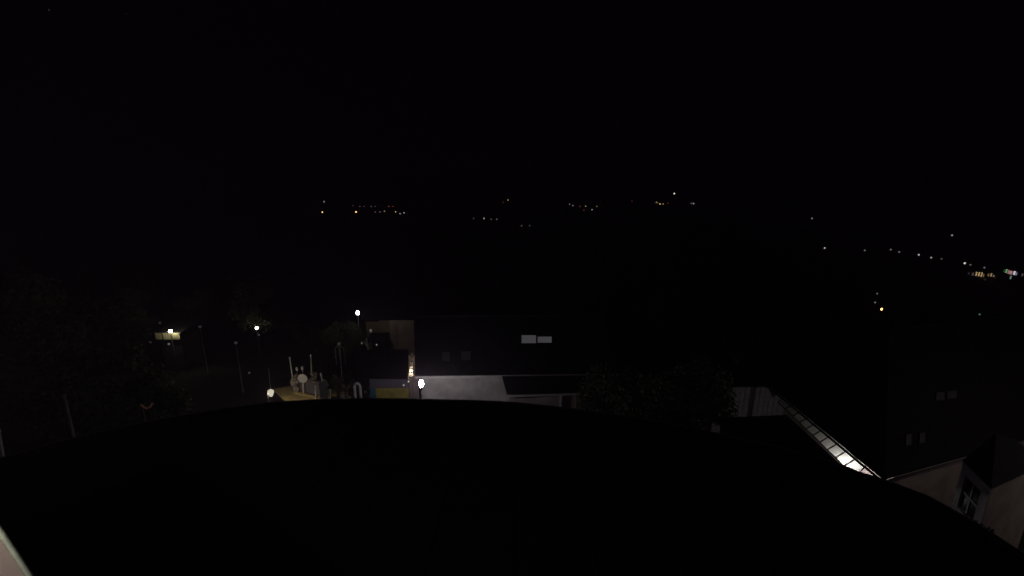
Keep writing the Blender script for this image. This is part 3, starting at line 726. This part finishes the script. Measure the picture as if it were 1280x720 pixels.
for px, top, y, k in [(580, 352, 48, 0), (640, 345, 55, 1), (700, 350, 52, 2), (760, 352, 60, 0), (830, 360, 52, 1), (900, 372, 50, 0), (980, 395, 45, 2), (1040, 385, 60, 1), (1075, 392, 70, 0), (1124, 372, 63, 0), (1150, 400, 50, 2), (1215, 410, 48, 1)]:
    plant_px(k, px, top, y, ("dark conifer beyond the roofs on the right" if k == 2 else "dark leafy tree beyond the roofs"), ("conifers beyond the roofs" if k == 2 else "leafy trees beyond the roofs"), H0[k])

# ---------------------------------------------------------------- distant lamps
nm = {"left_village": ("far left village", "street lamps of the far left village"), "middle_hill": ("far slope in the middle", "street lamps on the far middle slope"),
      "right_hill": ("far hill right of the middle", "street lamps on the far right hill"), "valley_road": ("valley road at the right", "street lamps along the valley road"),
      "near_right": ("dark field below the road", "dim lamps in the dark field")}
cn = {W_: "white", A_: "amber", D_: "pale", R_: "red", G_: "green", P_: "pink", V_: "violet"}
special = {(403, 265): "bright amber lamp at the left end of the far left village", (445, 265): "brightest amber lamp of the far left village, inside its row", (405, 252): "wide pale lamp high above the far left village's left end",
           (843, 242): "brightest white lamp, highest on the far hill", (635, 250): "lone amber lamp high on the far middle slope", (1031, 310): "brighter white lamp at the left end of the valley road",
           (1206, 329): "tall white lamp just above the town's left end", (1190, 294): "lone white lamp high above the valley road", (1015, 273): "lone pale lamp highest over the valley road's left end",
           (867, 254.5): "wide pale lamp at the right end of the far hill", (702, 273.5): "lone pale lamp low between the two far slopes"}
cache = {}
BOOST = 2.6
for px, py, d, c, s, k, cl in FAR:
    p = far_point(px, py, d); r = d * .00125 * k; g = min(ground(p.x, p.y), p.z - 2)
    key = (c, s)
    if key not in cache: cache[key] = glow("distant %s lamp" % cn[c], c, s * BOOST, False)
    o = thing("distant_street_lamp", special.get((px, py), "tiny %s %s lamp on the %s" % ("faint" if s < .15 else "steady", cn[c], nm[cl][0])), "street lamp", nm[cl][1], (p.x, p.y, g))
    build("lamp_head", ellipsoid_bm(r, r, 8, 6, (0, 0, p.z - g)), cache[key], o, True)
    bm = BM(); tube(bm, [(0, 0, -1), (0, 0, p.z - g - r)], r * .2, 5); build("pole", bm, M["steel"], o)

# town block at the right edge
def town_block(name, label, px0, px1, ytop, ybot, wins, depth=14):
    a, b = far_point(px0, ybot, TOWN_D), far_point(px1, ybot, TOWN_D)
    u = (b - a); u.z = 0; L = u.length; u.normalize(); nn = Vector((u.y, -u.x, 0))
    if nn.dot(-a) < 0: nn = -nn
    zt_ = far_point((px0 + px1) / 2, ytop, TOWN_D).z; zb_ = min(a.z, b.z) - 8
    t = thing(name, label, "building", "buildings of the valley town", (a.x, a.y, zb_)); O_ = Vector(t.location)
    bm = BM(); q = [a, b, b - nn * depth, a - nn * depth]; slab(bm, [Vector((v.x, v.y, zt_)) - O_ for v in q], zt_ - zb_, Vector((0, 0, 1))); build("wall", bm, M["grey"], t)
    bm = BM(); slab(bm, [Vector((v.x, v.y, zt_ + 1)) - O_ for v in [a + nn * .6 - u * .6, b + nn * .6 + u * .6, b - nn * (depth + .6) + u * .6, a - nn * (depth + .6) - u * .6]], .98, Vector((0, 0, 1))); build("roof", bm, M["roof_dark"], t)
    for (x, y, wpx, hpx, c, s) in wins:
        s0 = (x - px0) / (px1 - px0) * L; hw = wpx / (px1 - px0) * L / 2
        zc_ = far_point(x, y, TOWN_D).z; hh = hpx / 2 * TOWN_D / (F * 1.35)
        cpt = a + u * s0 + nn * .15; 
        v4 = [Vector(((cpt + u * e).x, (cpt + u * e).y, zc_ + f)) - O_ for e, f in ((-hw, -hh), (hw, -hh), (hw, hh), (-hw, hh))]
        bm = BM(); slab(bm, v4, .1, nn); key = ("w", c, s)
        if key not in cache: cache[key] = glow("lit window", c, s, False)
        build("window", bm, cache[key], t)
am = (2.1, 1.45, .65)
town_block("apartment_block", "far town block with a row of tall amber windows", 1206, 1230, 337, 352, [(1208.7, 341.8, 1.6, 3, (.8, .75, .85), .08), (1214, 342.5, 2.2, 3.5, (.95, .8, .8), .15), (1218.2, 342.5, 1.7, 5.2, am, .42), (1221.6, 342.8, 1.5, 5.2, am, .50), (1224.9, 343.2, 1.4, 5.4, am, .48), (1227.6, 345, 1.4, 5, am, .14), (1219, 348.6, 9, 1.5, am, .06)])
town_block("apartment_block", "lower far town block with dim amber windows, left of the coloured sign", 1231.2, 1244, 338, 352, [(1233.5, 343.6, 2, 3, am, .12), (1237, 343.4, 1.8, 3.8, am, .30), (1240.4, 344.9, 1.6, 2.4, (1, .85, .65), .35), (1243, 346.5, 1.2, 2.5, R_, .05)])
town_block("shopfront", "far shop with a small white and green lit panel, lowest left in the town", 1205.5, 1217, 346.6, 354, [(1208.7, 349.3, 2.6, 3.4, (.55, 1, .8), .55), (1212.8, 350, 3.2, 3.6, (.9, 1, .95), .60)], 1.5)
town_block("shopfront", "far hall topped by a row of green, red and white lit panels", 1250.5, 1271, 334, 352, [(1251.8, 338.2, 1.6, 3, G_, .10), (1254.6, 338.5, 2, 4, (.35, 1, .45), .75), (1257.4, 339.6, 1.8, 4, (1, .35, .30), .75), (1260.6, 340.4, 4, 3.8, (1, .62, .62), .62), (1265.2, 341, 2.6, 4, (.88, .88, 1), 1.3), (1268, 342, 1.6, 3.2, V_, .45), (1262.2, 346.6, 1.8, 3.8, (.65, 1, .8), .42)])
for px, py, c, s, lab in ((1231.4, 353.9, (1, .6, .85), 1.2, "pink white lamp lowest under the far town"), (1278, 343.5, (.8, .8, .8), .10, "faint pale lamp at the picture's right edge"), (1231, 350, R_, .06, "faint red lamp above the pink one in the far town")):
    d = TOWN_D - 14; p = far_point(px, py, d); r = d * .0016
    o = thing("distant_street_lamp", lab, "street lamp", "lamps of the valley town", (p.x, p.y, p.z - 5))
    build("lamp_head", ellipsoid_bm(r * .8, r * 1.6, 8, 6, (0, 0, 5)), glow("town lamp", c, s, False), o, True)
    bm = BM(); tube(bm, [(0, 0, -8), (0, 0, 5 - r * 1.5)], r * .2, 5); build("pole", bm, M["steel"], o)

# stars
for px, py, s, lab in ((61, 12.5, .055, "star nearest the upper left corner"), (157.5, 17, .018, "fainter star right of the corner star"), (145, 187, .012, "faint star lower in the left sky")):
    v = ray(px, py).normalized() * 12000; o = build("star", ellipsoid_bm(13, 13, 8, 6), glow("star", (.95, 1, .95), s, False), None, True); o.location = C0 + v
    tag(o, lab, "star")

# thin even haze added to lift far slopes to the sky's tone
bm = BM(); box(bm, (-3200, -3200, -420), (3200, 3200, 160))
hz_ = build("haze", bm, None); tag(hz_, kind="stuff")
m = bpy.data.materials.new("tone lift haze"); m.use_nodes = True; n = m.node_tree.nodes; n.remove(n["Principled BSDF"])
v = n.new("ShaderNodeVolumePrincipled"); v.inputs["Density"].default_value = HAZE; v.inputs["Color"].default_value = (.88, .66, 1, 1)
m.node_tree.links.new(v.outputs[0], n["Material Output"].inputs["Volume"]); hz_.data.materials.append(m)
